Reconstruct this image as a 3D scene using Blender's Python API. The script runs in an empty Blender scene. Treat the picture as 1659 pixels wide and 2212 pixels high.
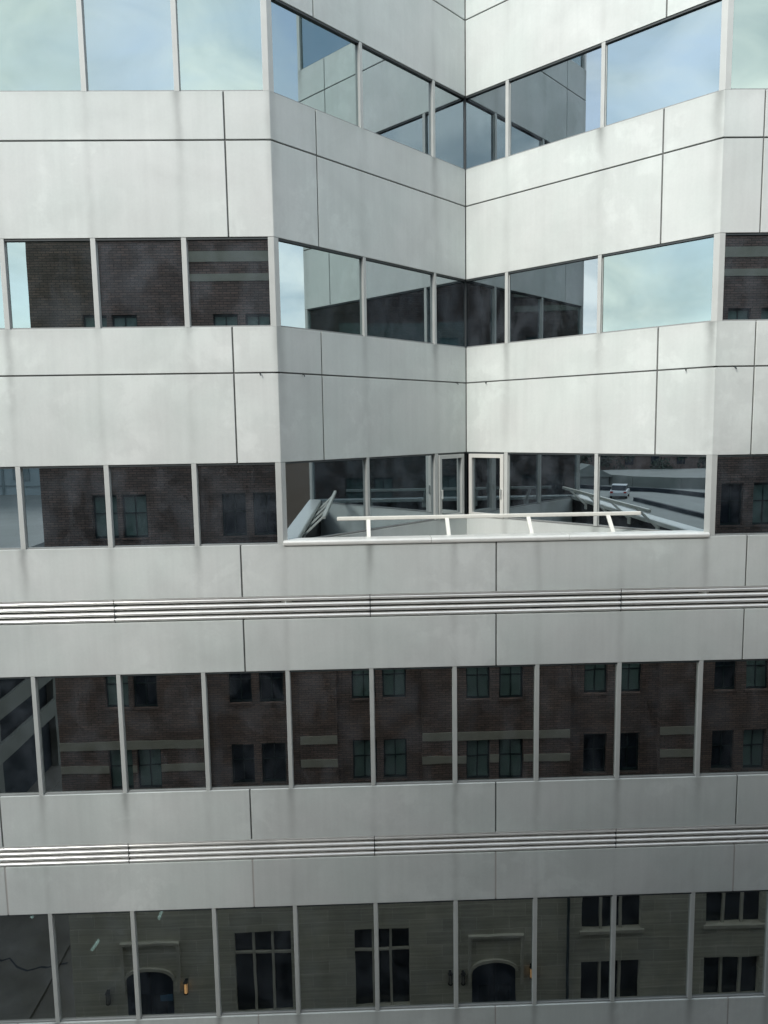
import bpy, bmesh, math, random
from mathutils import Vector, Matrix
random.seed(11)
C = bpy.context.scene
COL = C.collection

# ------------------------------------------------------------------ camera
cam_d = bpy.data.cameras.new('camera'); cam = bpy.data.objects.new('camera', cam_d); COL.objects.link(cam)
Rv = Vector((0.99945204, -0.02921745, -0.01555493)); Uv = Vector((0.01876775, 0.1131218, 0.99340386)); Fv = Vector((0.02726513, 0.99315145, -0.11360816))
M = Matrix((Rv, Uv, -Fv)).transposed().to_4x4(); M.translation = Vector((5.9226, -12.7265, -1.6830))
cam.matrix_world = M
cam_d.sensor_fit = 'VERTICAL'; cam_d.sensor_height = 36; cam_d.lens = 36*1581.2/2212
cam_d.clip_start = .02; cam_d.clip_end = 3000
C.camera = cam
# ------------------------------------------------------------------ light
SUN_DIR = Vector((-.51, -.60, .62)).normalized()
SUN_STRENGTH = 2.0; SUN_ANGLE = 20; SKY = 0.096; EXPOSURE = 0.70
sd = bpy.data.lights.new('sun', 'SUN'); sd.energy = SUN_STRENGTH; sd.angle = math.radians(SUN_ANGLE); sd.color = (1, .965, .91)
so = bpy.data.objects.new('sun', sd); COL.objects.link(so); so.rotation_euler = SUN_DIR.to_track_quat('Z', 'Y').to_euler()
w = bpy.data.worlds.new('World'); C.world = w; w.use_nodes = True
nt = w.node_tree; N = nt.nodes; L = nt.links; N.clear()
out = N.new('ShaderNodeOutputWorld'); bg = N.new('ShaderNodeBackground'); bg.inputs[1].default_value = SKY
sky = N.new('ShaderNodeTexSky'); sky.sky_type = 'NISHITA'; sky.sun_disc = False
sky.sun_elevation = math.asin(SUN_DIR.z); sky.sun_rotation = math.atan2(SUN_DIR.x, SUN_DIR.y)
tc = N.new('ShaderNodeTexCoord'); mp = N.new('ShaderNodeMapping'); mp.inputs['Scale'].default_value = (1, 1, 1.9); mp.inputs['Location'].default_value = (.31, .2, .1)
n1 = N.new('ShaderNodeTexNoise'); n1.inputs['Scale'].default_value = 2.3; n1.inputs['Detail'].default_value = 8; n1.inputs['Roughness'].default_value = .52; n1.inputs['Distortion'].default_value = .5
r1 = N.new('ShaderNodeValToRGB'); r1.color_ramp.elements[0].position = .36; r1.color_ramp.elements[1].position = .56
n2 = N.new('ShaderNodeTexNoise'); n2.inputs['Scale'].default_value = 5.5; n2.inputs['Detail'].default_value = 7; n2.inputs['Distortion'].default_value = .8
r2 = N.new('ShaderNodeValToRGB'); r2.color_ramp.elements[0].position = .39; r2.color_ramp.elements[1].position = .63
r2.color_ramp.elements[0].color = (6.6, 7.6, 8.1, 1); r2.color_ramp.elements[1].color = (12.2, 12.5, 12.2, 1)
mx = N.new('ShaderNodeMixRGB')
L.new(tc.outputs['Generated'], mp.inputs[0]); L.new(mp.outputs[0], n1.inputs['Vector']); L.new(mp.outputs[0], n2.inputs['Vector'])
L.new(n1.outputs[0], r1.inputs[0]); L.new(n2.outputs[0], r2.inputs[0])
blu = N.new('ShaderNodeMixRGB'); blu.blend_type = 'ADD'; blu.inputs[0].default_value = 1; blu.inputs[2].default_value = (3.3, 3.9, 4.4, 1)
L.new(sky.outputs[0], blu.inputs[1])
L.new(r1.outputs[0], mx.inputs[0]); L.new(blu.outputs[0], mx.inputs[1]); L.new(r2.outputs[0], mx.inputs[2])
L.new(mx.outputs[0], bg.inputs[0]); L.new(bg.outputs[0], out.inputs[0])
C.view_settings.view_transform = 'Standard'; C.view_settings.look = 'None'; C.view_settings.exposure = EXPOSURE; C.view_settings.gamma = 1
try:
    C.cycles.max_bounces = 10; C.cycles.glossy_bounces = 6; C.cycles.transparent_max_bounces = 12; C.cycles.sample_clamp_indirect = 4
except Exception: pass

# ------------------------------------------------------------------ materials
def newmat(name):
    m = bpy.data.materials.new(name); m.use_nodes = True; n = m.node_tree.nodes; n.clear()
    o = n.new('ShaderNodeOutputMaterial'); return m, m.node_tree, o
def node(t, kind, **kw):
    n = t.nodes.new(kind)
    for k, v in kw.items():
        if k in n.inputs: n.inputs[k].default_value = v
        else: setattr(n, k, v)
    return n
def math_(t, op, a, b=None, c=None, clamp=False):
    n = t.nodes.new('ShaderNodeMath'); n.operation = op; n.use_clamp = clamp
    for i, v in enumerate((a, b, c)):
        if v is None: continue
        if isinstance(v, (int, float)): n.inputs[i].default_value = v
        else: t.links.new(v, n.inputs[i])
    return n.outputs[0]
def pos(t, scale=(1, 1, 1)):
    g = t.nodes.new('ShaderNodeNewGeometry'); m = t.nodes.new('ShaderNodeMapping'); m.inputs['Scale'].default_value = scale
    t.links.new(g.outputs['Position'], m.inputs[0]); return m.outputs[0]
def noise(t, vec, scale, detail=4, rough=.5, dist=0):
    n = t.nodes.new('ShaderNodeTexNoise'); n.inputs['Scale'].default_value = scale; n.inputs['Detail'].default_value = detail
    n.inputs['Roughness'].default_value = rough; n.inputs['Distortion'].default_value = dist; t.links.new(vec, n.inputs['Vector']); return n.outputs[0]
def maprange(t, v, a, b, c, d):
    n = t.nodes.new('ShaderNodeMapRange'); n.inputs[1].default_value = a; n.inputs[2].default_value = b; n.inputs[3].default_value = c; n.inputs[4].default_value = d
    t.links.new(v, n.inputs[0]); return n.outputs[0]
def mixc(t, f, a, b, mode='MIX'):
    n = t.nodes.new('ShaderNodeMixRGB'); n.blend_type = mode
    for i, v in ((0, f), (1, a), (2, b)):
        if isinstance(v, (int, float)): n.inputs[i].default_value = v
        elif isinstance(v, tuple): n.inputs[i].default_value = v + (1,)
        else: t.links.new(v, n.inputs[i])
    return n.outputs[0]
def simple(name, col, rough=.6, metal=0, var=.12, scale=3., spec=.5, bump=0., emit=None):
    m, t, o = newmat(name); b = node(t, 'ShaderNodeBsdfPrincipled'); b.inputs['Roughness'].default_value = rough; b.inputs['Metallic'].default_value = metal
    b.inputs['Specular IOR Level'].default_value = spec
    p = pos(t); n = noise(t, p, scale, 6, .6)
    v = maprange(t, n, .25, .75, 1-var, 1+var)
    c = mixc(t, 1., tuple(col), v, 'MULTIPLY'); t.links.new(c, b.inputs['Base Color'])
    if bump:
        bn = node(t, 'ShaderNodeBump'); bn.inputs['Strength'].default_value = 1; bn.inputs['Distance'].default_value = bump
        t.links.new(noise(t, p, scale*8, 3), bn.inputs['Height']); t.links.new(bn.outputs[0], b.inputs['Normal'])
    if emit: b.inputs['Emission Color'].default_value = emit[0]+(1,); b.inputs['Emission Strength'].default_value = emit[1]
    t.links.new(b.outputs[0], o.inputs[0]); return m

def concrete(name, base, stain=1.):
    """painted precast: cloudy bleaching with painted-in patches of reflected sun, fine vertical runs, dirt runs under each mullion. UV.x counts mullions, UV.y = metres below the sill"""
    m, t, o = newmat(name); b = node(t, 'ShaderNodeBsdfPrincipled'); b.inputs['Roughness'].default_value = .62; b.inputs['Specular IOR Level'].default_value = .35
    p = pos(t)
    cloudy = maprange(t, noise(t, p, .95, 5, .55, .6), .3, .72, .93, 1.05)
    blot = noise(t, p, 1.7, 9, .62, .3)
    edge = maprange(t, blot, .49, .58, 0., 1.)            # sharp edged pale patches: bleaching, with sun reflected off windows opposite painted in
    big = maprange(t, noise(t, p, .45, 2), .46, .6, 0., 1.)
    patch = math_(t, 'MULTIPLY', edge, big)
    runs = maprange(t, noise(t, pos(t, (7, 7, .35)), 1.1, 4, .6), .35, .75, 1.02, .965)
    fine = maprange(t, noise(t, p, 22, 3), .3, .7, .985, 1.015)
    v = math_(t, 'MULTIPLY', math_(t, 'MULTIPLY', cloudy, runs), fine)
    v = math_(t, 'ADD', v, math_(t, 'MULTIPLY', patch, .08))
    uv = t.nodes.new('ShaderNodeUVMap'); sx = t.nodes.new('ShaderNodeSeparateXYZ'); t.links.new(uv.outputs[0], sx.inputs[0])
    wob = maprange(t, noise(t, p, 2.2, 2), 0., 1., -.035, .035)
    fx = math_(t, 'ADD', sx.outputs[0], wob)
    fr = math_(t, 'ABSOLUTE', math_(t, 'SUBTRACT', math_(t, 'FRACT', math_(t, 'ADD', fx, .5)), .5))
    band = math_(t, 'EXPONENT', math_(t, 'MULTIPLY', math_(t, 'POWER', math_(t, 'DIVIDE', fr, .045), 2.), -1.))
    top = math_(t, 'EXPONENT', math_(t, 'MULTIPLY', sx.outputs[1], -1.6))
    rnd = maprange(t, noise(t, pos(t, (.9, .9, .25)), 1.7, 2), .35, .62, .15, 1.)
    st = math_(t, 'MULTIPLY', math_(t, 'MULTIPLY', band, math_(t, 'ADD', math_(t, 'MULTIPLY', top, .75), .16)), math_(t, 'MULTIPLY', rnd, .5*stain))
    lip = math_(t, 'MULTIPLY', math_(t, 'EXPONENT', math_(t, 'MULTIPLY', sx.outputs[1], -14.)), .08)
    v = math_(t, 'SUBTRACT', math_(t, 'SUBTRACT', v, st), lip)
    warm = maprange(t, noise(t, p, .6, 3), .35, .65, 0., 1.)
    c = mixc(t, warm, base, (base[0]*.965, base[1]*.995, base[2]*.985))
    oi = t.nodes.new('ShaderNodeObjectInfo'); v = math_(t, 'MULTIPLY', v, maprange(t, oi.outputs['Random'], 0., 1., .965, 1.02))
    c = mixc(t, 1., c, v, 'MULTIPLY'); t.links.new(c, b.inputs['Base Color'])
    bn = node(t, 'ShaderNodeBump'); bn.inputs['Distance'].default_value = .002; bn.inputs['Strength'].default_value = .6
    t.links.new(noise(t, p, 14, 5), bn.inputs['Height']); t.links.new(bn.outputs[0], b.inputs['Normal'])
    t.links.new(b.outputs[0], o.inputs[0]); return m

def glass(name, refl, dust=.05, trans=(.10, .14, .14), wav=.0003):
    """coated facade glass: strong tinted mirror, a little see-through, cloudy film of dust"""
    m, t, o = newmat(name); p = pos(t)
    g = node(t, 'ShaderNodeBsdfGlossy'); g.inputs['Roughness'].default_value = 0.0; g.inputs['Color'].default_value = refl+(1,)
    tr = node(t, 'ShaderNodeBsdfTransparent'); tr.inputs['Color'].default_value = trans+(1,)
    d = node(t, 'ShaderNodeBsdfDiffuse'); d.inputs['Color'].default_value = (.46, .53, .62, 1)
    bn = node(t, 'ShaderNodeBump'); bn.inputs['Strength'].default_value = 1; bn.inputs['Distance'].default_value = wav
    h = noise(t, p, .95, 2, .35, .4); t.links.new(h, bn.inputs['Height']); t.links.new(bn.outputs[0], g.inputs['Normal'])
    a = node(t, 'ShaderNodeAddShader'); 
    t.links.new(g.outputs[0], a.inputs[0]); t.links.new(tr.outputs[0], a.inputs[1])
    s = node(t, 'ShaderNodeMixShader')
    f = maprange(t, noise(t, pos(t, (1, 1, .7)), 2.1, 6, .6, .4), .42, .70, dust*.1, dust*2.2)
    t.links.new(f, s.inputs[0]); t.links.new(a.outputs[0], s.inputs[1]); t.links.new(d.outputs[0], s.inputs[2])
    t.links.new(s.outputs[0], o.inputs[0]); return m

def brickmat(name, c1, c2, mortar, bw, bh, ms, axis='x', darkvar=.25, bias=0.):
    m, t, o = newmat(name); b = node(t, 'ShaderNodeBsdfPrincipled'); b.inputs['Roughness'].default_value = .85
    g = t.nodes.new('ShaderNodeNewGeometry'); s = t.nodes.new('ShaderNodeSeparateXYZ'); t.links.new(g.outputs['Position'], s.inputs[0])
    cb = t.nodes.new('ShaderNodeCombineXYZ')
    hx = math_(t, 'ADD', s.outputs[0], s.outputs[1]); t.links.new(hx, cb.inputs[0]); t.links.new(s.outputs[2], cb.inputs[1])
    k = t.nodes.new('ShaderNodeTexBrick'); k.inputs['Scale'].default_value = 1; k.inputs['Brick Width'].default_value = bw; k.inputs['Row Height'].default_value = bh
    k.inputs['Mortar Size'].default_value = ms; k.inputs['Bias'].default_value = bias
    k.inputs['Color1'].default_value = c1+(1,); k.inputs['Color2'].default_value = c2+(1,); k.inputs['Mortar'].default_value = mortar+(1,)
    t.links.new(cb.outputs[0], k.inputs['Vector'])
    v = maprange(t, noise(t, g.outputs['Position'], .7, 6, .6), .3, .7, 1-darkvar, 1+darkvar)
    v2 = maprange(t, noise(t, pos(t, (.3, .3, 9)), 1.3, 2), .3, .7, .85, 1.15)
    c = mixc(t, 1., mixc(t, 1., k.outputs[0], v, 'MULTIPLY'), v2, 'MULTIPLY'); t.links.new(c, b.inputs['Base Color'])
    bn = node(t, 'ShaderNodeBump'); bn.inputs['Distance'].default_value = .006; bn.inputs['Strength'].default_value = .8; bn.invert = True
    t.links.new(k.outputs[1], bn.inputs['Height']); t.links.new(bn.outputs[0], b.inputs['Normal'])
    t.links.new(b.outputs[0], o.inputs[0]); return m

MAT = dict(
    conc=concrete('painted_concrete', (.64, .665, .645)),
    joint=simple('joint_sealant', (.13, .135, .13), .8, var=.3),
    joint_pale=simple('pale_sealant', (.45, .43, .41), .8, var=.1),
    alu=simple('mullion_aluminium', (.52, .54, .52), .42, 0, .07, 2.5),
    aluw=simple('door_white_paint', (.66, .66, .62), .4, 0, .06, 2.5),
    sill=simple('window_sill_grey', (.27, .28, .275), .5),
    darkframe=simple('dark_gasket', (.045, .055, .058), .5, 0, .2),
    rib=simple('bright_louvre_metal', (.95, .95, .92), .24, .5, .08, 2.0),
    rail=simple('cream_rail_paint', (.84, .83, .76), .38, 0, .06, 5),
    coping=simple('coping_paint', (.80, .80, .76), .34, .15, .07, 4),
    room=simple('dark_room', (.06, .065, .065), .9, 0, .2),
    g_blue=glass('coated_glass_blue', (.34, .40, .41), .025),
    g_green=glass('coated_glass_green', (.34, .405, .387), .025),
    g_mid=glass('coated_glass', (.345, .39, .415), .034),
    g_dark=glass('coated_glass_lower', (.43, .44, .425), .028, (.14, .17, .165), .0009),
    g_clear=glass('clear_door_glass', (.2,.23,.23), .02, (.30, .36, .36)),
    brick=brickmat('brown_brick', (.215, .142, .124), (.14, .103, .093), (.08, .07, .064), .27, .086, .012),
    stone=brickmat('limestone_ashlar', (.50, .49, .41), (.41, .405, .345), (.58, .57, .50), 1.25, .52, .012, darkvar=.15),
    band=simple('limestone_band', (.33, .32, .27), .8, 0, .14, 1.4),
    trim=simple('limestone_trim', (.46, .45, .39), .8, 0, .12, 2),
    wframe=simple('green_black_window_frame', (.018, .035, .04), .4),
    curtain=simple('curtained_window_glass', (.14, .21, .20), .18, 0, .18, 1.2),
    blindglass=simple('dark_window_glass', (.02, .028, .04), .12, 0, .3, 1.2),
    asphalt=simple('asphalt', (.12, .12, .112), .9, 0, .22, .8, bump=.01),
    pave=simple('pavement_concrete', (.13, .128, .12), .85, 0, .12, 1.3),
    deck=simple('parking_deck_concrete', (.17, .185, .18), .8, 0, .15, .5),
    garage=simple('garage_concrete', (.16, .175, .165), .8, 0, .12, .5),
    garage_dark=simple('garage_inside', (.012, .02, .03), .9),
    pale=simple('pale_blue_render', (.27, .33, .35), .7, 0, .1, .08),
    seam=simple('render_seam', (.15, .19, .2), .7),
    brown=simple('brown_render', (.075, .058, .045), .8, 0, .1, .3),
    carpaint=simple('silver_car_paint', (.55, .58, .6), .3, .4, .02),
    carglass=simple('car_glass', (.02, .025, .03), .08),
    tyre=simple('tyre_rubber', (.02, .02, .02), .8),
    red=simple('tail_lamp_red', (.35, .02, .02), .3),
    lampmetal=simple('lantern_metal', (.02, .02, .02), .4, .5),
    lampglow=simple('lantern_lit_glass', (.8, .5, .25), .4, emit=((1., .55, .22), .4)),
    lampoff=simple('lantern_unlit_glass', (.22, .22, .2), .3),
    fixture=simple('ceiling_light_diffuser', (.8, .85, .85), .5, emit=((.9, 1., 1.), 2.4)),
    bark=simple('bark', (.06, .045, .035), .9, 0, .3, 4),
    leaf=simple('dark_foliage', (.035, .055, .04), .7, 0, .5, 1.2),
    door_wood=simple('dark_door', (.02, .03, .05), .35),
    bluesign=simple('blue_door_strip', (.06, .14, .24), .4),
)

# ------------------------------------------------------------------ mesh helpers
class Frame:
    """local wall frame: u along the wall, d outward, z up"""
    def __init__(s, o, u, n): s.o = Vector((o[0], o[1], 0)); s.u = Vector((u[0], u[1], 0)).normalized(); s.n = Vector((n[0], n[1], 0)).normalized()
    def p(s, u, d, z): v = s.o + s.u*u + s.n*d; return Vector((v.x, v.y, z))
WORLD = Frame((0, 0), (1, 0), (0, 1))
class MB:
    def __init__(s): s.v = []; s.f = []; s.uv = []; s.sm = []
    def box(s, fr, u0, u1, d0, d1, z0, z1, uvf=None, tilt=(0, 0)):
        i = len(s.v); cs = []
        uc, zc = (u0+u1)/2, (z0+z1)/2
        for d in (d0, d1):
            for (u, z) in ((u0, z0), (u1, z0), (u1, z1), (u0, z1)):
                s.v.append(fr.p(u, d + tilt[0]*(u-uc) + tilt[1]*(z-zc), z)); cs.append((u, z))
        for q in ((0, 1, 2, 3), (7, 6, 5, 4), (0, 4, 5, 1), (1, 5, 6, 2), (2, 6, 7, 3), (3, 7, 4, 0)):
            s.f.append(tuple(i+k for k in q)); s.uv.append([uvf(*cs[k]) if uvf else cs[k] for k in q]); s.sm.append(False)
        return s
    def prism(s, pts, fr, a0, a1, axis='u', smooth=False):
        """closed profile pts=(d,z) swept along u from a0 to a1 ; axis 'z': pts=(u,d) swept in z ; axis 'd': pts=(u,z) swept in d"""
        i = len(s.v); n = len(pts)
        for a in (a0, a1):
            for (x, y) in pts:
                s.v.append(fr.p(a, x, y) if axis == 'u' else fr.p(x, y, a) if axis == 'z' else fr.p(x, a, y))
        for k in range(n):
            j = (k+1) % n; s.f.append((i+k, i+j, i+n+j, i+n+k)); s.uv.append([(0, 3)]*4); s.sm.append(smooth)
        s.f.append(tuple(i+k for k in reversed(range(n)))); s.uv.append([(0, 3)]*n); s.sm.append(False)
        s.f.append(tuple(i+n+k for k in range(n))); s.uv.append([(0, 3)]*n); s.sm.append(False)
        return s
    def tube(s, a, b, r, n=10, r2=None):
        a = Vector(a); b = Vector(b); ax = (b-a).normalized(); x = ax.orthogonal().normalized(); y = ax.cross(x); i = len(s.v); r2 = r if r2 is None else r2
        for c, rr in ((a, r), (b, r2)):
            for k in range(n): t = 2*math.pi*k/n; s.v.append(c + (x*math.cos(t)+y*math.sin(t))*rr)
        for k in range(n):
            j = (k+1) % n; s.f.append((i+k, i+j, i+n+j, i+n+k)); s.uv.append([(0, 3)]*4); s.sm.append(True)
        s.f.append(tuple(i+k for k in reversed(range(n)))); s.uv.append([(0, 3)]*n); s.sm.append(False)
        s.f.append(tuple(i+n+k for k in range(n))); s.uv.append([(0, 3)]*n); s.sm.append(False)
        return s
    def build(s, name, mat, parent=None, bevel=0, origin=None):
        me = bpy.data.meshes.new(name); org = Vector(origin) if origin is not None else sum(s.v, Vector())/len(s.v)
        poff = Vector(parent['_w']) if parent is not None and '_w' in parent else Vector()
        me.from_pydata([v-org for v in s.v], [], s.f)
        uvl = me.uv_layers.new(name='UVMap'); k = 0
        for pi, poly in enumerate(me.polygons):
            poly.use_smooth = s.sm[pi]
            for q in range(poly.loop_total): uvl.data[poly.loop_start+q].uv = s.uv[pi][q]
        me.materials.append(MAT[mat]); me.update()
        bm = bmesh.new(); bm.from_mesh(me); bmesh.ops.recalc_face_normals(bm, faces=bm.faces[:]); bm.to_mesh(me); bm.free()
        if any(s.sm): me.set_sharp_from_angle(angle=math.radians(42))
        o = bpy.data.objects.new(name, me); COL.objects.link(o)
        o['_w'] = tuple(org)
        if parent is not None: o.parent = parent; o.location = org - poff
        else: o.location = org
        if bevel:
            b = o.modifiers.new('bevel', 'BEVEL'); b.width = bevel; b.segments = 2; b.limit_method = 'ANGLE'
        return o
def thing(name, loc, label, cat, group=None):
    o = bpy.data.objects.new(name, None); COL.objects.link(o); o.location = loc; o['_w'] = tuple(loc); o.empty_display_size = .3
    o['label'] = label; o['category'] = cat
    if group: o['group'] = group
    return o
def struct(o): o['kind'] = 'structure'; return o

# ------------------------------------------------------------------ dimensions
GZ = -25.3
Lx, Rx, IX, IY = 4.5, 12.06, 8.25, 3.75
FRONT = Frame((0, 0), (1, 0), (0, -1))
LN = Frame((Lx, 0), (IX-Lx, IY), (1, -1))                    # left notch face, u from the outer edge
RN = Frame((IX, IY), (Rx-IX, -IY), (-1, -1))                 # right notch face, u from the inner corner
LL = math.hypot(IX-Lx, IY); RL = math.hypot(Rx-IX, IY)
B = 1.5
K0, K1 = -3, 11
UW = [(7.60, 9.10), (3.83, 5.33), (.06, 1.53), (-3.68, -2.24)]                # upper ribbon windows
US = [(9.10, 11.4, 10.62), (5.33, 7.60, 6.85), (1.53, 3.83, 3.07), (-2.24, .06, -.71)]   # upper spandrels and their joint
GAP = .0135

# ------------------------------------------------------------------ ground
g = MB(); g.box(WORLD, -900, 900, -900, 900, GZ-.5, GZ); struct(g.build('ground', 'pave'))
r = MB(); r.box(WORLD, -400, 400, -10.3, -3.2, GZ+.004, GZ+.008); struct(r.build('street', 'asphalt'))
r = MB(); r.box(WORLD, -15.2, -8.2, -300, -10.32, GZ+.004, GZ+.008); struct(r.build('side_street', 'asphalt'))
for nm, a in (('kerb', (-400, 400, -3.2, -3.0)), ('kerb', (-8.0, 400, -10.5, -10.32)), ('kerb', (-8.18, -8.0, -300, -10.5)), ('kerb', (-15.4, -15.2, -300, -10.5))):
    k = MB(); k.box(WORLD, *a, GZ, GZ+.13); struct(k.build(nm, 'pave'))
k = MB()
x = -15.0; y = -19.
pr = None
for i in range(26):                                             # tar filled crack across the side street
    nx = x + .28; ny = y + random.uniform(-.22, .24) + .05
    k.prism([(x, y-.05), (nx, ny-.05), (nx, ny+.05), (x, y+.05)], WORLD, GZ+.009, GZ+.013, 'z'); x, y = nx, ny
struct(k.build('tar_crack', 'garage_dark'))

# ------------------------------------------------------------------ the grey office building
bld = thing('office_building', (IX, 0, GZ), 'pale grey concrete office building with ribbon windows and a corner notch', 'building')

def uv_front(top): return lambda u, z: (u/B, max(0, top-z))
def uv_ln(top): return lambda u, z: ((u-(LL-3.15))/2.1, max(0, top-z))
def uv_rn(top): return lambda u, z: ((u-1.05)/2.1, max(0, top-z))

def panel(fr, u0, u1, z0, z1, uvf, g0=GAP, g1=GAP, gz0=GAP, gz1=GAP, th=.12):
    m = MB(); m.box(fr, u0+g0, u1-g1, -th, 0, z0+gz0, z1-gz1, uvf); return m.build('spandrel_panel', 'conc', bld, bevel=.006)

# upper spandrels
for (z0, z1, zj) in US:
    for a, b_ in ((z0, zj), (zj, z1)):
        g0 = 0 if a == z0 else GAP; g1 = 0 if b_ == z1 else GAP
        top = z1
        for (u0, u1) in ((K0*B, -.5*B), (-.5*B, 2.5*B), (2.5*B, Lx)): panel(FRONT, u0, u1, a, b_, uv_front(top), 0 if u0 == K0*B else GAP, 0 if u1 == Lx else GAP, g0, g1)
        for (u0, u1) in ((0, 1.01), (1.01, LL)): panel(LN, u0, u1, a, b_, uv_ln(top), 0 if u0 == 0 else GAP, .012 if u1 == LL else GAP, g0, g1)
        for (u0, u1) in ((0, 4.32), (4.32, RL)): panel(RN, u0, u1, a, b_, uv_rn(top), .012 if u0 == 0 else GAP, 0 if u1 == RL else GAP, g0, g1)
        for (u0, u1) in ((Rx, 8.5*B), (8.5*B, K1*B)): panel(FRONT, u0, u1, a, b_, uv_front(top), 0 if u0 == Rx else GAP, GAP if u0 == Rx else 0, g0, g1)
    m = MB(); m.box(FRONT, K0*B+.02, Lx-.06, -.3, -.02, z0+.012, z1-.012); m.build('joint_backing', 'joint', bld)
    m = MB(); m.box(LN, .05, LL+.02, -.26, -.02, z0+.014, z1-.014); m.build('joint_backing', 'joint', bld)
    m = MB(); m.box(RN, -.02, RL-.05, -.24, -.02, z0+.016, z1-.016); m.build('joint_backing', 'joint', bld)
    m = MB(); m.box(FRONT, Rx+.06, K1*B-.02, -.28, -.02, z0+.018, z1-.018); m.build('joint_backing', 'joint', bld)

# lower spandrels with louvre bands
LOW = [(-3.68, -4.60, -5.02, -5.96), (-8.18, -9.14, -9.54, -10.47), (-12.67, -13.62, -14.04, -15.0)]
LOWCOL = ((K0*B, -.5*B), (-.5*B, 2.5*B), (2.5*B, 5.5*B), (5.5*B, 8.5*B), (8.5*B, K1*B))
for i, (zt, za, zb, zc) in enumerate(LOW):
    for (u0, u1) in LOWCOL:
        e0 = 0 if u0 == K0*B else GAP; e1 = 0 if u1 == K1*B else GAP
        panel(FRONT, u0, u1, za, zt, uv_front(zt), e0, e1, 0, 0)
        if i < 2: panel(FRONT, u0, u1, zc, zb, uv_front(zt), e0, e1, 0, 0)
    jm = 'joint' if i == 0 else 'joint'
    m = MB(); m.box(FRONT, K0*B+.02, K1*B-.02, -.25, -.018 if i != 2 else -.004, za+.01, zt-.01); m.build('joint_backing', 'joint' if i < 2 else 'joint_pale', bld)
    if i < 2: m = MB(); m.box(FRONT, K0*B+.02, K1*B-.02, -.26, -.018 if i == 0 else -.004, zc+.01, zb-.01); m.build('joint_backing', 'joint' if i == 0 else 'joint_pale', bld)
    # recess channel
    if i == 2: continue
    m = MB(); m.box(FRONT, K0*B, K1*B, -.25, -.11, zb, za); m.build('louvre_recess', 'darkframe', bld)
    segs = [(K0, -2), (-2, 1), (1, 4), (4, 7), (7, 10), (10, K1)]
    for (k0, k1) in segs:
        m = MB(); h = (za-zb)/4.05; rr = h*.335
        for j in range(4):
            zc_ = za - h*(.58+j)
            prof = [(-.10, zc_+rr)]
            for q in range(11):
                t = math.pi/2 - math.pi*q/10
                prof.append((-.035+rr*1.25*math.cos(t), zc_+rr*math.sin(t)))
            prof.append((-.10, zc_-rr))
            m.prism(prof, FRONT, k0*B+.008, k1*B-.008, 'u', smooth=True)
        m.box(FRONT, k0*B+.006, k1*B-.006, -.11, .006, za-.022, za-.004)     # flange strip
        o = m.build('louvre_band', 'rib', bld)
    for (k0, k1) in segs[1:]:
        m = MB(); m.box(FRONT, k0*B-.006, k0*B+.006, -.1, -.01, zb+.004, za-.03); m.build('louvre_joint_cover', 'darkframe', bld)
# lowest storeys below the picture, one mesh each
m = MB(); m.box(FRONT, K0*B, K1*B, -.3, 0, GZ, -19.6); m.box(FRONT, K0*B, K1*B, -.3, -.001, -17.2-.0, -15.0+1.38-.4); m.build('lower_wall', 'conc', bld)
m = MB(); m.box(FRONT, K0*B, K1*B, -.08, -.06, -19.6, -17.2); m.build('lower_glazing', 'g_dark', bld)
# side wings beyond the picture
for (a, b_) in ((-30, K0*B), (K1*B, 42)):
    m = MB()
    for (z0, z1) in ((9.1, 11.4), (5.33, 7.6), (1.53, 3.83), (-2.24, .06), (-5.96, -3.68), (-10.47, -8.18), (-15.0, -12.67), (GZ, -17.2)):
        m.box(FRONT, a, b_, -.3, 0, z0, z1)
    m.build('wing_wall', 'conc', bld)
    m = MB()
    for (z0, z1) in ((7.6, 9.1), (3.83, 5.33), (.06, 1.53), (-3.68, -2.24), (-8.18, -5.96), (-12.67, -10.47), (-17.2, -15.0)):
        m.box(FRONT, a, b_, -.08, -.06, z0, z1)
    m.build('wing_glazing', 'g_mid', bld)

# window panes, frames, mullions
def pane(fr, u0, u1, z0, z1, mat, name='window_pane', t=.0014):
    m = MB(); m.box(fr, u0, u1, -.072, -.06, z0, z1, tilt=(random.uniform(-t, t), random.uniform(-t, t))); return m.build(name, mat, bld)
def mullion(fr, u, z0, z1, w=.085, d0=-.1, d1=-.004, mat='alu', off=0):
    m = MB(); m.box(fr, u-w/2, u+w/2, d0, d1, z0+.002, z1-.002)
    m.box(fr, u+w/2-.001, u+w/2+.012, d0, -.05, z0+.004, z1-.004)
    return m.build('mullion', mat, bld, bevel=.004)
def ribbon_frame(fr, u0, u1, z0, z1):
    m = MB(); m.box(fr, u0, u1, -.11, -.016, z1-.035, z1-.001); m.build('window_head', 'darkframe', bld)
    m = MB(); m.box(fr, u0, u1, -.11, -.03, z0+.001, z0+.028); m.build('window_sill', 'sill', bld)
def between(us, k): return us[k], us[k+1]
left_us = [k*B for k in range(K0, 4)]
right_us = [Rx] + [k*B for k in range(9, K1+1)]
ln_us = [0, LL-3.15, LL-1.05, LL+.06]
rn_us = [-.06, 1.05, 3.15, RL]
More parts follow.
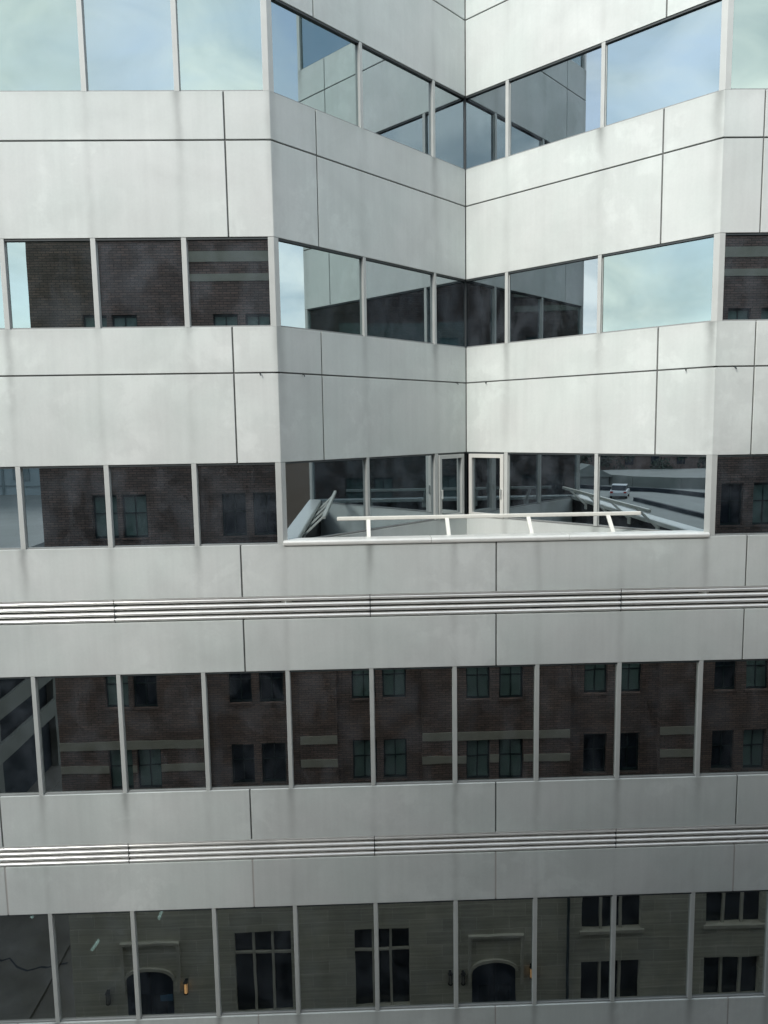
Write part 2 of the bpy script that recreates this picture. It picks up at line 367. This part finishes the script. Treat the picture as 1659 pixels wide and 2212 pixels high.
for ri, (z0, z1) in enumerate(UW):
    tint = [['g_mid']*9, None, None, None][0]
    for j in range(len(left_us)-1):
        u0, u1 = between(left_us, j)
        if ri <= 1: mat = {3: 'g_green', 4: 'g_blue', 5: 'g_green'}.get(j, 'g_mid')
        elif ri == 2: mat = 'g_green' if j in (2, 3) else 'g_mid'
        else: mat = 'g_mid'
        pane(FRONT, u0, u1, z0, z1, mat)
    for j in range(len(right_us)-1):
        pane(FRONT, *between(right_us, j), z0, z1, 'g_green' if ri <= 1 else 'g_mid')
    for j in range(3):
        if ri == 3 and j == 2: continue
        pane(LN, *between(ln_us, j), z0, z1, 'g_blue' if j == 0 and ri < 3 else 'g_mid')
    for j in range(3):
        if ri == 3 and j == 0: continue
        pane(RN, *between(rn_us, j), z0, z1, ('g_mid', 'g_mid', 'g_blue' if ri < 2 else 'g_green' if ri < 3 else 'g_mid')[j])
    for u in left_us[1:-1]: mullion(FRONT, u, z0, z1)
    for u in right_us[1:-1]: mullion(FRONT, u, z0, z1)
    mullion(LN, ln_us[1], z0, z1, .075)
    mullion(RN, rn_us[2], z0, z1, .075)
    mullion(LN, ln_us[2], z0, z1, .075 if ri < 3 else .11)
    mullion(RN, rn_us[1], z0, z1, .075 if ri < 3 else .09)
    # corner posts: an angle covering both faces
    m = MB(); m.prism([(Lx-.10, -.004), (Lx-.002, -.004), (Lx+.07, -.074), (Lx+.0, -.145), (Lx-.10, -.1)], FRONT, z0+.002, z1-.002, 'z'); m.build('corner_post', 'alu', bld, bevel=.004)
    m = MB(); m.prism([(Rx+.10, -.004), (Rx+.002, -.004), (Rx-.07, -.074), (Rx-.0, -.145), (Rx+.10, -.1)], FRONT, z0+.002, z1-.002, 'z'); m.build('corner_post', 'alu', bld, bevel=.004)
    m = MB(); m.tube((IX, IY+.075, z0+.002), (IX, IY+.075, z1-.002), .022, 6); m.build('inner_corner_strip', 'darkframe', bld)
    ribbon_frame(FRONT, K0*B, Lx-.1, z0, z1); ribbon_frame(FRONT, Rx+.1, K1*B, z0, z1); ribbon_frame(LN, .07, LL, z0, z1); ribbon_frame(RN, .0, RL-.07, z0, z1)
for ri, (z0, z1) in enumerate([(-8.18, -5.96), (-12.67, -10.47)]):
    for k in range(K0, K1): pane(FRONT, k*B, k*B+B, z0, z1, 'g_dark', t=.0012 if ri else .0006)
    for k in range(K0+1, K1): mullion(FRONT, k*B, z0, z1, .075)
    ribbon_frame(FRONT, K0*B, K1*B, z0, z1)

# terrace doors in the notch corner
def door(fr, u0, u1, z0, z1, mat):
    m = MB(); w_ = .085
    m.box(fr, u0, u0+w_, -.1, .02, z0, z1-.04); m.box(fr, u1-w_, u1, -.1, .02, z0, z1-.04)
    m.box(fr, u0+w_, u1-w_, -.1, .018, z1-.04-w_, z1-.04); m.box(fr, u0+w_, u1-w_, -.1, .018, z0, z0+w_)
    d = m.build('terrace_door', mat, bld, bevel=.004)
    m = MB(); m.box(fr, u0+w_, u1-w_, -.06, -.045, z0+w_, z1-.04-w_); m.build('door_pane', 'g_mid', d)
    m = MB(); h = u0+.05 if fr is LN else u1-.05
    m.tube(fr.p(h, .06, z0+.45), fr.p(h, .06, z0+.65), .014); m.tube(fr.p(h, .02, z0+.47), fr.p(h, .06, z0+.47), .01); m.tube(fr.p(h, .02, z0+.63), fr.p(h, .06, z0+.63), .01)
    m.build('handle', 'alu', d)
    return d
door(LN, LL-.98, LL-.1, -3.68, -2.24, 'alu')
door(RN, .08, 1.0, -3.68, -2.24, 'aluw')

# terrace inside the notch: floor, low walls under the glass, parapet back and coping
m = MB(); m.box(LN, 0.02, LL, -.25, -.002, -4.75, -3.69, uv_ln(-3.68)); m.box(RN, 0, RL-.02, -.25, -.002, -4.75, -3.69, uv_rn(-3.68)); m.build('terrace_wall', 'conc', bld)
m = MB(); m.prism([(Lx+.3, .22), (Rx-.3, .22), (IX, IY+.1)], WORLD, -4.85, -4.75, 'z'); m.build('terrace_floor', 'deck', bld)
m = MB(); m.box(FRONT, Lx+.1, Rx-.1, -.30, -.121, -4.75, -3.69); m.build('parapet', 'conc', bld)
prof = [(.018, -3.705), (.026, -3.68), (.026, -3.645), (.012, -3.622), (-.02, -3.612), (-.30, -3.612), (-.325, -3.625), (-.33, -3.70), (-.31, -3.705), (-.29, -3.69), (-.01, -3.69)]
cs = [Lx+.0, 7.1, 9.55, Rx+.0]
for a, b_ in zip(cs[:-1], cs[1:]):
    m = MB(); m.prism(prof, FRONT, a+.003, b_-.003, 'u'); m.build('coping', 'coping', bld, bevel=.006)
# rope anchors on the joint
for u, fr in ((4.196, FRONT), (12.40, FRONT)):
    m = MB(); m.tube(fr.p(u, 0, -.72), fr.p(u, .04, -.72), .010, 6); m.tube(fr.p(u, .04, -.72), fr.p(u+.012, .04, -.76), .008, 6); m.build('rope_anchor', 'darkframe', bld)
for u, fr in ((.55, LN), (4.95, LN), (.55, RN), (4.85, RN)):
    m = MB(); m.tube(fr.p(u, 0, -.72), fr.p(u, .04, -.72), .010, 6); m.tube(fr.p(u, .04, -.72), fr.p(u+.012, .04, -.76), .008, 6); m.build('rope_anchor', 'darkframe', bld)
# floors, core and roof behind the glass
outl = [(K0*B, .26), (Lx+.05, .26), (IX, IY+.32), (Rx-.05, .26), (K1*B, .26), (K1*B, 10), (K0*B, 10)]
rect = [(K0*B, .27), (K1*B, .27), (K1*B, 10), (K0*B, 10)]
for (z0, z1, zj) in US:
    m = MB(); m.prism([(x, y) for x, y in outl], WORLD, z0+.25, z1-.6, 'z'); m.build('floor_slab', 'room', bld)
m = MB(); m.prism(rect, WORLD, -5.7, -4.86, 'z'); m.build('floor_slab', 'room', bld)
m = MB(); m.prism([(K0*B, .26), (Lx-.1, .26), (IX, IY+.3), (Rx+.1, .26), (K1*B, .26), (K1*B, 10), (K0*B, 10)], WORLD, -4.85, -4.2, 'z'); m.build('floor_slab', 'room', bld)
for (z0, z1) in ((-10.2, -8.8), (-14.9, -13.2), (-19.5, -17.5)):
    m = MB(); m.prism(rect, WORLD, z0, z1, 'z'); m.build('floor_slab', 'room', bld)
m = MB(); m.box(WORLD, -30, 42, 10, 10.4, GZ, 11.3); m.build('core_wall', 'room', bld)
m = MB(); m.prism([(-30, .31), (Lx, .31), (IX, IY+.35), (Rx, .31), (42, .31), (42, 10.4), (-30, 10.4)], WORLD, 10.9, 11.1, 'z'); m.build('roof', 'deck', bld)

# indoor ceiling lights seen faintly through the lowest glass
for (x, y, z, ln, lab) in ((.155, 1.5, -12.35, .16, 'short ceiling light glowing behind the second lowest-row window from the left'),
                     (1.565, 1.5, -11.70, .30, 'longer ceiling light glowing behind the third lowest-row window from the left'),
                     (-1.03, 1.5, -11.58, .16, 'small ceiling light glowing behind the leftmost lowest-row window')):
    t = thing('ceiling_light', (x, y, z+.1), lab, 'ceiling light', 'indoor ceiling lights behind the lowest glass')
    m = MB(); m.tube((x-.05, y, z), (x+.07, y+.1, z+ln), .03, 8); m.build('diffuser', 'fixture', t)
    m = MB(); m.tube((x+.0, y+.06, z+ln*.5), (x+.0, y+.06, -10.25), .008, 6); m.build('hanger', 'alu', t)

# ------------------------------------------------------------------ leaning guard rail on the coping
rl = thing('guard_rail', (8.25, -.1, -3.61), 'cream metal guard rail on white coping across the building notch', 'railing')
rl.location = (8.25, .15, -3.61); rl['_w'] = (8.25, .15, -3.61)
m = MB(); m.box(FRONT, 5.42, 11.10, -.785, -.715, -3.37, -3.30); m.build('top_rail', 'rail', rl, bevel=.012)
for x in (6.0, 7.46, 8.98, 10.48):
    m = MB()
    a = Vector((x, .33, -3.74)); b_ = Vector((x, .75, -3.35)); w_ = .036
    d = (b_-a).normalized(); nn = Vector((0, -d.z, d.y))
    vs = []
    for q in (a, b_):
        for sx_, sn in ((-1, -1), (1, -1), (1, 1), (-1, 1)): vs.append(q + Vector((sx_*w_, 0, 0)) + nn*sn*.02)
    m.v = vs; m.f = [(0, 1, 2, 3), (7, 6, 5, 4), (0, 4, 5, 1), (1, 5, 6, 2), (2, 6, 7, 3), (3, 7, 4, 0)]; m.uv = [[(0, 3)]*4]*6; m.sm = [False]*6
    p_ = m.build('post', 'rail', rl, bevel=.006)
    m = MB(); m.box(WORLD, x-.07, x+.07, .303, .335, -3.86, -3.715); m.build('base_plate', 'rail', rl)

# ------------------------------------------------------------------ brick building behind the camera
YF = -13.10; YR = -13.36; YS = -13.02
BX0, BX1 = -5.38, 62
BACK = Frame((0, 0), (1, 0), (0, 1))
bb = thing('brick_building', (20, YF-6, GZ), 'tall brown brick building on stone base reflected in the ribbon windows', 'building')
pairs = [(-3.62, -2.76), (-2.60, -1.72), (.83, 1.69), (1.95, 2.83), (5.35, 6.22), (6.48, 7.36), (9.58, 10.45), (10.79, 11.70), (14.03, 14.90), (15.33, 16.18), (18.97, 19.80), (20.17, 21.02)]
for c_ in (24.4, 28.8, 33.2): pairs += [(c_-1., c_-.13), (c_+.13, c_+1.)]
tops = [2.35-3.12*i for i in range(7)]
def zone_y(x):
    for a, b_ in ((BX0, -.12), (3.44, 4.8), (7.92, 13.45), (16.84, 18.11), (22.3, 31.)):
        if a <= x <= b_: return YF
    return YR
cuts = [BX0, -.12, 3.44, 4.8, 7.92, 13.45, 16.84, 18.11, 22.3, 31., BX1]
BT = 9.0; BB = -17.4
m = MB()
for a, b_ in zip(cuts[:-1], cuts[1:]):
    y = zone_y((a+b_)/2); ws = [q for q in pairs if a < q[0] < b_]
    xs = sorted(set([a, b_] + [v for q in ws for v in q]))
    for x0, x1 in zip(xs[:-1], xs[1:]):
        if (x0, x1) in ws:
            zs = BB
            zz = [BT] + [v for tp in tops for v in (tp, tp-1.55)] + [BB]
            for q in range(0, len(zz), 2): m.box(WORLD, x0, x1, y-.35, y, zz[q+1], zz[q]) if zz[q+1] < zz[q] else None
        else: m.box(WORLD, x0, x1, y-.35, y, BB, BT)
m.box(WORLD, BX0, BX0+.35, YF-16, YF-.36, BB, BT)
m.build('wall', 'brick', bb)
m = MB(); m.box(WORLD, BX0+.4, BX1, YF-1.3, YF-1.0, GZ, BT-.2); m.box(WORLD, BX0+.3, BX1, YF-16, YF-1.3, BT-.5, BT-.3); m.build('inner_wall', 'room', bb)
m = MB(); m.box(WORLD, BX0-.08, BX1, YF-.5, YF+.08, BT, BT+.22); m.build('parapet_cap', 'band', bb)
def bandz(z0, z1, spans, proud=.03):
    m = MB()
    for a, b_ in spans:
        y = zone_y((a+b_)/2)
        xs = [a] + [v for q in pairs if a < q[0] < b_ and any(tp > z0 and tp-1.55 < z1 for tp in tops) for v in q] + [b_]
        for k in range(0, len(xs), 2): m.box(WORLD, xs[k], xs[k+1], y+.001, y+proud, z0, z1)
    m.build('stone_band', 'band', bb)
ZZ = [(BX0, -.12), (3.44, 4.8), (7.92, 13.45), (16.84, 18.11), (22.3, 31.)]
bandz(-13.24, -12.93, ZZ); bandz(-14.13, -13.84, ZZ)
bandz(4.10, 4.45, [(-.1, 3.42), (13.47, 16.82), (18.13, 22.2)]); bandz(3.45, 3.70, [(-.1, 3.42), (13.47, 16.82), (18.13, 22.2)])
# windows of the brick building: build one of each kind, then copy
def mk_window(kind):
    fr = WORLD; m = MB(); W2 = .43; H = 1.55
    f = .05
    m.box(fr, -W2, -W2+f, -.20, -.13, 0, H); m.box(fr, W2-f, W2, -.20, -.13, 0, H); m.box(fr, -W2+f, W2-f, -.20, -.13, H-f-.03, H); m.box(fr, -W2+f, W2-f, -.20, -.13, 0, f+.03)
    m.box(fr, -W2+f, W2-f, -.19, -.14, H*.56, H*.56+.04); m.box(fr, -.02, .02, -.19, -.14, f, H-f)
    o = m.build('window', 'wframe', bb, origin=(0, 0, 0))
    m = MB(); m.box(fr, -W2+f, W2-f, -.185, -.17, f, H-f); p1 = m.build('pane', 'curtain' if kind == 0 else 'blindglass', o, origin=(0, 0, 0))
    m = MB(); m.box(fr, -W2-.04, W2+.04, -.14, .03, -.07, -.002); p2 = m.build('sill', 'brick', o, origin=(0, 0, 0))
    return o, p1, p2
protos = [mk_window(0), mk_window(1)]
used = [False, False]
off = Vector(bb['_w'])
dark = {(2, 2), (3, 2), (2, 4), (3, 4), (2, 5), (3, 5), (10, 4), (10, 5), (9, 5), (1, 4), (10, 2), (8, 5)}
cnt = 0
for wi, (x0, x1) in enumerate(pairs):
    for ti, tp in enumerate(tops):
        if cnt >= 96 or (wi > 13): break
        kind = 1 if (wi, ti) in dark or ((wi*7+ti*5) % 11 == 0 and wi > 11) else 0
        pr = protos[kind]
        if not used[kind]: o, p1, p2 = pr; used[kind] = True
        else:
            o = pr[0].copy(); COL.objects.link(o)
            for ch in pr[1:]:
                c = ch.copy(); COL.objects.link(c); c.parent = o
        xc = (x0+x1)/2
        o.location = Vector((xc, zone_y(xc), tp-1.55)) - off; cnt += 1
for wi in range(14, len(pairs)):
    for tp in tops:
        pass
# stone base
holes = [(-3.42, -1.70, -22.35, GZ), (.69, 2.84, -20.55, -23.95), (5.25, 7.37, -20.62, -23.9), (9.72, 11.40, -22.5, GZ), (13.95, 16.27, -18.6, -20.95), (13.95, 16.27, -22.25, -24.0), (18.8, 21.0, -18.6, -20.95), (18.8, 21.0, -22.3, -24.0)]
m = MB()
xs = sorted(set([BX0-.03, BX1] + [v for h in holes for v in h[:2]]))
for x0, x1 in zip(xs[:-1], xs[1:]):
    hs = sorted([h for h in holes if h[0] <= x0 and h[1] >= x1], key=lambda h: -h[2])
    zt = -17.4
    for h in hs: m.box(WORLD, x0, x1, YS-.4, YS, h[2], zt); zt = h[3]
    if zt > GZ+.01: m.box(WORLD, x0, x1, YS-.4, YS, GZ, zt)
# arch infills above the two doors (segmental head)
def arch_fill(x0, x1, zs, zt):
    n = 14; c = (x0+x1)/2
    pts = [(x0, zt+.6), (x0, zs)] + [(x0+(x1-x0)*k/n, zs+(zt-zs)*math.sqrt(max(0, 1-((x0+(x1-x0)*k/n-c)/((x1-x0)/2))**2))) for k in range(1, n)] + [(x1, zs), (x1, zt+.6)]
    for k in range(1, len(pts)-2):
        a, b_ = pts[k], pts[k+1]
        m.prism([(a[0], a[1]), (b_[0], b_[1]), (b_[0], zt+.6), (a[0], zt+.6)], WORLD, YS-.4, YS, 'd')
m.box(WORLD, BX0-.03, BX0+.35, YF-16, YS-.41, GZ, BB)
m.build('stone_base', 'stone', bb)
for (x0, x1, zs, zt) in ((-3.42, -1.70, -22.35, -21.95), (9.72, 11.40, -22.5, -22.12)):
    pass
for (x0, x1, zs, zt) in ((-3.42, -1.70, -22.35, -21.95), (9.72, 11.40, -22.5, -22.12)):
    # dark arched door leaf proud of the wall head, framed by a moulded arch
    n = 16; c = (x0+x1)/2; hw = (x1-x0)/2
    arc = lambda s, e: [(c-(hw+e)*math.cos(math.pi*k/n), zs+(zt-zs+e)*math.sin(math.pi*k/n)) for k in range(n+1)]
    m = MB(); pts = [(x0+.0, GZ)] + arc(0, 0) + [(x1, GZ)]
    m.prism(pts, WORLD, YS-.12, YS+.012, 'd'); d = m.build('arched_door', 'door_wood', bb)
    m = MB(); m.box(WORLD, c-.02, c+.02, YS+.013, YS+.03, GZ+.1, zt-.1); m.box(WORLD, x0+.25, c-.15, YS+.013, YS+.025, GZ+.3, zs-.6); m.box(WORLD, c+.15, x1-.25, YS+.013, YS+.025, GZ+.3, zs-.6); m.build('door_panel', 'blindglass', d)
    m = MB(); i_, o_ = arc(0, .0), arc(0, .11)
    for k in range(n): m.prism([i_[k], i_[k+1], o_[k+1], o_[k]], WORLD, YS+.0, YS+.09, 'd')
    m.build('arch_moulding', 'trim', bb)
    # label mould
    m = MB(); tz = zt+1.02
    m.box(WORLD, x0-.16, x1+.30, YS, YS+.12, tz, tz+.10); m.box(WORLD, x0-.16, x0-.05, YS, YS+.11, zs-.55, tz-.001); m.box(WORLD, x1+.19, x1+.30, YS, YS+.11, zs-.55, tz-.001)
    m.build('label_mould', 'trim', bb)
m = MB(); m.box(WORLD, -2.2, -1.72, YS+.014, YS+.04, -23.25, -23.0); m.build('door_sign_strip', 'bluesign', bb)
for h in holes:
    if h[3] <= GZ: continue
    x0, x1, zt, zb = h; m = MB(); wd = (x1-x0)/3
    for k in (1, 2): m.box(WORLD, x0+wd*k-.045, x0+wd*k+.045, YS-.22, YS-.1, zb, zt)
    if zt-zb > 3: m.box(WORLD, x0, x1, YS-.21, YS-.11, zt-.95, zt-.88)
    f = m.build('stone_window', 'trim', bb)
    m = MB(); m.box(WORLD, x0, x1, YS-.3, YS-.26, zb, zt); m.build('pane', 'blindglass', f)
    m = MB(); m.box(WORLD, x0-.1, x1+.1, YS-.1, YS+.07, zb-.13, zb-.001); m.build('sill', 'trim', f)
for x in (13.40, 22.1):
    m = MB(); m.tube((x, YS+.07, GZ), (x, YS+.07, -17.4), .055, 8); m.build('downpipe', 'wframe', bb)
m = MB(); m.box(WORLD, BX0-.1, BX1, YS-.3, YS+.1, -17.4, -17.18); m.build('base_cornice', 'trim', bb)
# wall lanterns
for (x, z, lit, lab) in ((-4.12, -23.0, 0, 'unlit black wall lantern left of the left arched door, in reflection'), (-1.19, -22.66, 1, 'lit orange wall lantern right of the left arched door, in reflection'),
                         (8.92, -22.68, 0, 'unlit black wall lantern, left one of the close pair, in reflection'), (9.36, -22.72, 0, 'unlit black wall lantern beside the right arched door frame, in reflection'),
                         (12.0, -22.55, 1, 'lit orange wall lantern right of the right arched door, in reflection')):
    t = thing('wall_lantern', (x, YS, z), lab, 'lantern', 'wall lanterns beside the arched doors')
    m = MB(); m.box(WORLD, x-.05, x+.05, YS+.001, YS+.03, z-.28, z+.28); m.tube((x, YS+.03, z+.2), (x, YS+.12, z+.2), .015, 6)
    m.tube((x, YS+.12, z+.2), (x, YS+.12, z+.34), .1, 8, .02); m.tube((x, YS+.12, z-.24), (x, YS+.12, z-.2), .09, 8)
    for a in range(4): m.tube((x+.075*math.cos(a*1.571+.78), YS+.12+.075*math.sin(a*1.571+.78), z-.2), (x+.075*math.cos(a*1.571+.78), YS+.12+.075*math.sin(a*1.571+.78), z+.2), .012, 4)
    m.build('lantern_frame', 'lampmetal', t)
    m = MB(); m.tube((x, YS+.12, z-.2), (x, YS+.12, z+.2), .065, 8); m.build('lantern_glass', 'lampglow' if lit else 'lampoff', t)

# ------------------------------------------------------------------ parking garage across the side street
ga = thing('parking_garage', (-40, -45, GZ), 'grey concrete parking garage with open deck bands across the side street', 'building')
GX = -16.0
m = MB()
for k in range(6):
    zt = -20.1 + 2.62*k - .1
    if zt > -8.0: break
    m.box(WORLD, GX-.25, GX, -80, -14.2, zt-1.1, zt); m.box(WORLD, GX-60, GX-.25, -14.45, -14.2, zt-1.1, zt)
m.build('deck_band', 'garage', ga)
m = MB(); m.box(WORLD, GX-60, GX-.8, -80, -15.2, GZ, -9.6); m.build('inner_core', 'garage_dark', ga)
m = MB()
for y in range(-78, -14, 8): m.box(WORLD, GX-.75, GX-.28, y-.3, y+.3, GZ, -9.5)
m.build('column', 'garage', ga)
m = MB(); m.box(WORLD, GX-84, GX-.26, -80, -14.46, -9.5, -9.2); m.build('top_deck', 'deck', ga)
m = MB(); m.box(WORLD, -47.5, -30, -22.3, -21.9, -9.2, -8.85); 
def strip(m, pts, th, z0, z1):
    for (xa, ya), (xb, yb) in zip(pts[:-1], pts[1:]):
        d = Vector((xb-xa, yb-ya)).normalized(); n = Vector((-d.y, d.x))*th/2
        m.prism([(xa+n.x, ya+n.y), (xb+n.x, yb+n.y), (xb-n.x, yb-n.y), (xa-n.x, ya-n.y)], WORLD, z0, z1, 'z')
strip(m, [(-62.5, -21.5), (-59.6, -24.1), (-56.8, -28.1), (-50.6, -30.4), (-44, -31.2)], .4, -9.2, -8.75); m.build('deck_kerb', 'garage_dark', ga)
m = MB(); strip(m, [(-72, -25.5), (-64.5, -28.5), (-61, -33), (-58, -40)], .3, -9.2, -7.9); m.build('deck_wall', 'garage', ga)
m = MB(); m.box(WORLD, -34.5, -31.5, -45, -42, -9.2, -6.9); m.build('stair_housing', 'wframe', ga)
sh = thing('lift_lobby', (-69, -24.4, -9.2), 'small pale gabled hut on the top parking deck, in reflection', 'hut')
m = MB(); m.box(WORLD, -71, -68, -26.7, -22., -9.2, -8.1); m.build('wall', 'deck', sh)
m = MB(); F2 = Frame((-68, 0), (0, 1), (1, 0)); m.prism([(-27.3, -8.15), (-21.4, -8.15), (-24.35, -6.6)], F2, -3.3, .35, 'd'); m.build('roof', 'garage', sh)

# car on the top deck
def make_car(loc, rz, label):
    t = thing('parked_car', loc, label, 'car')
    Wd = 1.0
    def P(pts, y0, y1, n, mt, par=t, bev=.05):
        mm = MB(); mm.prism(pts, WORLD, y0, y1, 'd'); return mm.build(n, mt, par, bevel=bev, origin=(0, 0, 0))
    body = [(-2.5, .35), (-2.52, .75), (-2.4, .98), (-1.6, 1.04), (1.2, 1.02), (2.2, .92), (2.5, .72), (2.52, .35)]
    t['_w'] = (0, 0, 0)
    P(body, -Wd, Wd, 'body', 'carpaint')
    P([(-2.1, 1.0), (-1.45, 1.55), (.35, 1.58), (1.25, 1.0)], -Wd+.14, Wd-.14, 'cabin_glass', 'carglass')
    P([(-1.5, 1.552), (-1.4, 1.62), (.3, 1.64), (.42, 1.585)], -Wd+.13, Wd-.13, 'roof', 'carpaint')
    for x in (-1.6, 1.6):
        for s in (-1, 1):
            mm = MB(); mm.tube((x, s*.78, .36), (x, s*1.01, .36), .36, 18); wv = mm.build('wheel', 'tyre', t, origin=(0, 0, 0))
            mm = MB(); mm.tube((x, s*1.0, .36), (x, s*1.025, .36), .21, 12); mm.build('rim', 'alu', wv, origin=(0, 0, 0))
    for s in (-1, 1):
        mm = MB(); mm.box(WORLD, 2.44, 2.56, s*.78-.17, s*.78+.17, .66, .84); mm.build('headlight', 'lampoff', t, origin=(0, 0, 0))
        mm = MB(); mm.box(WORLD, -2.56, -2.44, s*.78-.17, s*.78+.17, .72, .92); mm.build('tail_light', 'red', t, origin=(0, 0, 0))
    t.rotation_euler = (0, 0, rz); t.scale = (.86, .86, .86)
    return t
make_car((-51.5, -22.0, -9.2), math.radians(205), 'silver car parked on the top parking deck, in reflection')

# ------------------------------------------------------------------ farther buildings and trees
pb = thing('pale_building', (-45, -84, GZ), 'pale blue rendered block with an arched window behind the parking garage', 'building')
m = MB(); m.box(WORLD, -75, -22, -95, -77, GZ, 10.4); m.build('wall', 'pale', pb)
m = MB()
for z in (-8.2, -10.3, -2.0, -4.1): m.box(WORLD, -75, -22, -76.999, -76.9, z, z+.16)
for x in (-37.6, -46): m.box(WORLD, x, x+.3, -76.998, -76.92, GZ, 10)
m.build('wall_seam', 'seam', pb)
m = MB(); arcp = [(-36.2, -7.4), (-36.2, -5.6)] + [(-35.3-.9*math.cos(math.pi*k/10), -5.6+.8*math.sin(math.pi*k/10)) for k in range(1, 10)] + [(-34.4, -5.6), (-34.4, -7.4)]
m.prism(arcp, WORLD, -77.2, -76.85, 'd'); m.build('arched_window', 'seam', pb)
tw = thing('shade_tower', (-20, -26, GZ), 'unseen grey tower added to shade the lower left of the facade', 'building')  # added out of view to keep the sun off the lower left facade
m = MB(); m.box(WORLD, -24, -16.3, -28.5, -20, GZ, 14); m.build('wall', 'garage', tw)
m = MB(); m.box(WORLD, -24.2, -16.1, -28.7, -19.8, 14, 14.5); m.build('parapet_cap', 'band', tw)
for z in range(-22, 12, 4):
    m = MB(); m.box(WORLD, -16.35, -16.22, -27.6, -21, z, z+1.9); m.box(WORLD, -23.2, -17.2, -20.05, -19.93, z, z+1.9); m.build('window_strip', 'blindglass', tw)
br = thing('brown_building', (175, -20, GZ), 'plain brown building closing the far right end of the street', 'building')
m = MB(); m.box(WORLD, 165, 190, -40, -9, GZ, 2); m.build('wall', 'brown', br)
m = MB(); m.box(WORLD, 164.4, 190, -40.4, -8.6, 2, 2.6); m.build('parapet_cap', 'band', br)
fb = thing('dark_brick_block', (-120, -40, GZ), 'dark brick block beyond the parking deck at the left end of the street', 'building')
m = MB(); m.box(WORLD, -135, -112, -75, -31, GZ, 3); m.build('wall', 'brick', fb)
m = MB(); m.box(WORLD, -135.3, -111.7, -75.3, -30.7, 3, 3.5); m.build('parapet_cap', 'band', fb)
m = MB()
for z in range(-9, 1, 4):
    for y in range(-72, -33, 5): m.box(WORLD, -112.2, -111.9, y, y+1.6, z, z+2)
m.build('window_grid', 'blindglass', fb)
pt = thing('pale_tower', (-120, -27, GZ), 'narrow pale concrete tower beside the dark brick block', 'building')
m = MB(); m.box(WORLD, -128, -116, -30.4, -22, GZ, 4); m.build('wall', 'garage', pt)
m = MB(); m.box(WORLD, -128.2, -115.8, -30.5, -21.8, 4, 4.4); m.build('parapet_cap', 'band', pt)

def tree(x, y, h, rr, label, z=GZ):
    t = thing('street_tree', (x, y, z), label, 'tree', 'dark trees beyond the parking deck')
    m = MB(); m.tube((x, y, z), (x+.1, y, z+h*.55), .35, 8, .2)
    for k in range(6):
        a = k*1.05; m.tube((x+.08, y, z+h*(.35+.04*k)), (x+math.cos(a)*rr*.6, y+math.sin(a)*rr*.6, z+h*(.6+.05*k)), .13, 6, .04)
    m.build('trunk', 'bark', t)
    m = MB(); rg = random.Random(int(abs(x*7+y)))
    cl = [(Vector((rg.gauss(0, .45)*rr, rg.gauss(0, .45)*rr, h*.68+rg.gauss(0, .14)*h)), rg.uniform(.25, .45)*rr) for _ in range(14)]
    for c_, r_ in cl:
        for _ in range(70):
            d = Vector((rg.gauss(0, 1), rg.gauss(0, 1), rg.gauss(0, 1))).normalized()*r_*rg.uniform(.6, 1.05)
            p = Vector((x, y, z))+c_+d; a = Vector((rg.gauss(0, 1), rg.gauss(0, 1), rg.gauss(0, 1))).normalized()*.28; b_ = a.cross(Vector((rg.gauss(0, 1), rg.gauss(0, 1), rg.gauss(0, 1)))).normalized()*.22
            i = len(m.v); m.v += [p-a, p+b_, p+a, p-b_]; m.f.append((i, i+1, i+2, i+3)); m.uv.append([(0, 3)]*4); m.sm.append(False)
    m.build('crown', 'leaf', t)
for k, (x, y, h) in enumerate(((-104, -33, 22), (-107, -41, 24), (-103, -50, 21), (-105, -60, 23))):
    tree(x, y, h, 4.2, ['dark tree beyond the parking deck, nearest the pale tower', 'tallest dark tree beyond the parking deck', 'shortest dark tree beyond the parking deck', 'dark tree beyond the deck, farthest from the pale tower'][k])

for o in bpy.data.objects:
    if '_w' in o: del o['_w']
